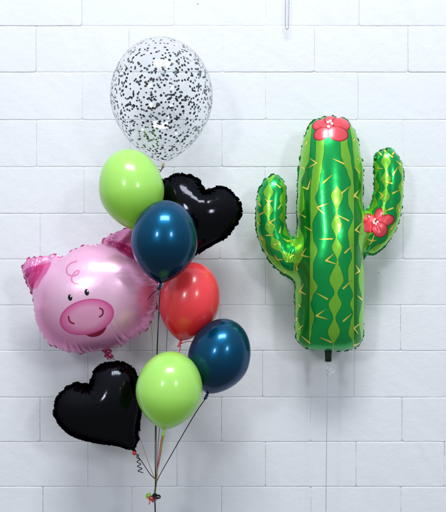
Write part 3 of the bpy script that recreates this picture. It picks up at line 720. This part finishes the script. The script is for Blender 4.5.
rp(conf, [ck+Vector((.001, -.004, -.008)), at(161.4, 170, .31), at(158.4, 174.2, .32), at(159.6, 177.4, .32), at(163.4, 179.4, .31), at(167.5, 181.2, .30)], .0036, M_black, 'ribbon_tail')
rp(red1, run(r1k+Vector((0, 0, -.010)), (179.4, 352, .33), (169, 400, .33), (160.5, 445, .34), off=.3), .0030, M_red)
rp(red1, [r1k+Vector((0, -.004, -.006)), at(184, 342.6, .35), at(188, 341.4, .35), at(192, 341.6, .35)], .003, M_red, 'ribbon_tail')
rp(green2, run(g2k+Vector((0, 0, -.010)), (161.8, 448, .46), (158.6, 468, .40), off=.8), .0046, M_lime, twist=3)
rp(green2, [g2k+Vector((0, .002, -.006)), at(162.2, 440, .47), at(160, 456, .44), at(157.4, 470, .39), K1], .0026, M_red, 'ribbon_tail', ph=.6)
rp(blue2, run(b2k+Vector((0, 0, -.008)), (195, 414, .40), (174, 450, .37), off=1.2), .0036, M_black, twist=1.2)
rp(pig, [at(112, 366, .22), at(124, 398, .24), at(137, 430, .28), at(149, 464, .32), K1], .0020, M_wine)
# the pig is turned a little, so undo its turn on the ribbon just added
def unturn(root):
    o = root.children[-1] if False else [c for c in root.children if c.name.startswith('ribbon')]
    inv = root.matrix_basis.copy()
    R3 = root.rotation_euler.to_matrix().inverted(); s = root.scale[0]
    for c in o:
        for v in c.data.vertices: v.co = (R3 @ v.co)/s
for r_ in (pig,): unturn(r_)
# lower heart: red tie on its neck, string and a sprung curl
hn = at(134.8, 452.5, .27)
rp(heart_root, [hn, at(142, 462, .29), at(150, 474, .32), K1, K2], .0034, M_black)
curl = []
for i in range(44):
    t = i/43; y = 454+19*t; x = 137.2+3.4*t; curl.append(at(x+2.6*math.sin(i*.62)*(.4+.6*t), y, .285+.008*math.cos(i*.62)))
rp(heart_root, curl, .0034, M_black, 'ribbon_curl', per=3)
V, F_ = tube([hn+Vector((-.007+.0035*i, -.0042, .004-.0035*i)) for i in range(4)], [.006, .0078, .0078, .006], 12)
mesh_obj('ribbon_tie', [v-heart_root.location for v in V], F_, M_red, heart_root)
unturn(heart_root)
# upper heart string hangs behind the dark blue balloon
rp(h2, [at(176, 258, .24), at(164, 290, .26), at(157.8, 330, .30), at(156, 400, .32), at(155, 450, .33), at(155.2, 481, KD), at(154.5, 494, KD)], .0030, M_black)
unturn(h2)
# bunch: knot of loops and the one ribbon that runs to the floor
bun = thing('bunch_ribbon', K2, 'long black ribbon with small red and green loops tying the bunch together', 'ribbon')
kn_ = []
Rk = random.Random(5)
def loops(mat, cx, cy, n, rad, name):
    pts = []
    for i in range(n*8+1):
        a = i*math.pi/4; r = rad*(.7+.5*Rk.random()); pts.append(at(cx, cy, KD+.006)+Vector((math.cos(a)*r, math.sin(a*1.3)*r*.8, math.sin(a)*r*.75+Rk.uniform(-.002, .002))))
    rp(bun, pts, .0042, mat, name, per=4)
loops(M_lime, 148.6, 496, 3, .0082, 'loop'); loops(M_red, 151.8, 498.2, 4, .0095, 'loop'); loops(M_black, 158.2, 497, 3, .0085, 'loop'); loops(M_black, 154.6, 495.5, 4, .0075, 'loop'); loops(M_wine, 153.4, 500, 2, .006, 'loop')
rp(bun, [at(156.4, 500, KD+.01), at(154.4, 501.6, KD+.012), at(152.6, 500, KD+.01)], .0032, M_grey, 'loop')
rp(bun, [at(151.5, 499, KD+.01), at(149.8, 502, KD+.012), at(149, 504.5, KD+.01)], .0034, M_red, 'loop')
rp(bun, [K1, at(155.4, 487, KD), K2, at(155.2, 512, KD), at(155.4, 560, KD), at(155.6, 640, KD)], .0052, M_black)
# cactus string and its little clear curl
M_str = plain('pale_string', lin(168, 173, 182), .4)
cr = at(327.6, 373, .17)
rp(cactus, [cr+Vector((0, 0, .012)), at(327.5, 392, .17), at(326.6, 440, .165), at(326, 512, .16), at(326, 640, .16)], .0030, M_str)
cu = []
for i in range(26):
    a = i*.55; cu.append(at(328.6+.24*i*.75+1.9*math.sin(a), 372.4-.10*i+2.4*math.cos(a), .18+.004*math.sin(a*.7)))
rp(cactus, cu, .0032, M_clear, 'ribbon_curl', per=3)
V, F_ = tube([cr+Vector((0, -.001, z)) for z in (.006, .003, -.001, -.004)], [.004, .006, .006, .004], 12)
mesh_obj('ribbon_tie', [v-cactus.location for v in V], F_, M_clear, cactus)

# ------------------------------------------------------------------ bead chain hanging at the top
M_bead = plain('nickel_bead', lin(170, 174, 180), .3, .8)
chn = thing('bead_chain', at(287.2, 29, .03), 'thin silver bead chain loop hanging from above at the top edge', 'chain')
V = []; F = []
def bead(p, r):
    b0 = len(V); 
    for i in range(5):
        th = math.pi*(i+.5)/5
        for j in range(8):
            ph = 2*math.pi*j/8; V.append(p+Vector((math.sin(th)*math.cos(ph), math.sin(th)*math.sin(ph), math.cos(th)))*r)
    for i in range(4):
        for j in range(8): F.append((b0+i*8+j, b0+(i+1)*8+j, b0+(i+1)*8+(j+1) % 8, b0+i*8+(j+1) % 8))
    F.append(tuple(b0+j for j in range(8))); F.append(tuple(b0+32+j for j in range(7, -1, -1)))
path = [at(285.6, -40, .03), at(285.4, 10, .03), at(285.3, 24, .03), at(285.9, 28, .03), at(287.3, 29.4, .032), at(288.4, 27.6, .034), at(288.6, 22, .034), at(289.0, 5, .034), at(289.4, -40, .034)]
C = catmull(path, 60); acc = 0; last = None
for p in C:
    if last is None or (p-last).length >= .0046: bead(p-chn.location, .0020); last = p
mesh_obj('beads', V, F, M_bead, chn)
V, F_ = tube([p-chn.location for p in C[::6]], [.0007]*len(C[::6]), 5); mesh_obj('link_wire', V, F_, M_bead, chn)
print('done', time.time()-t0)
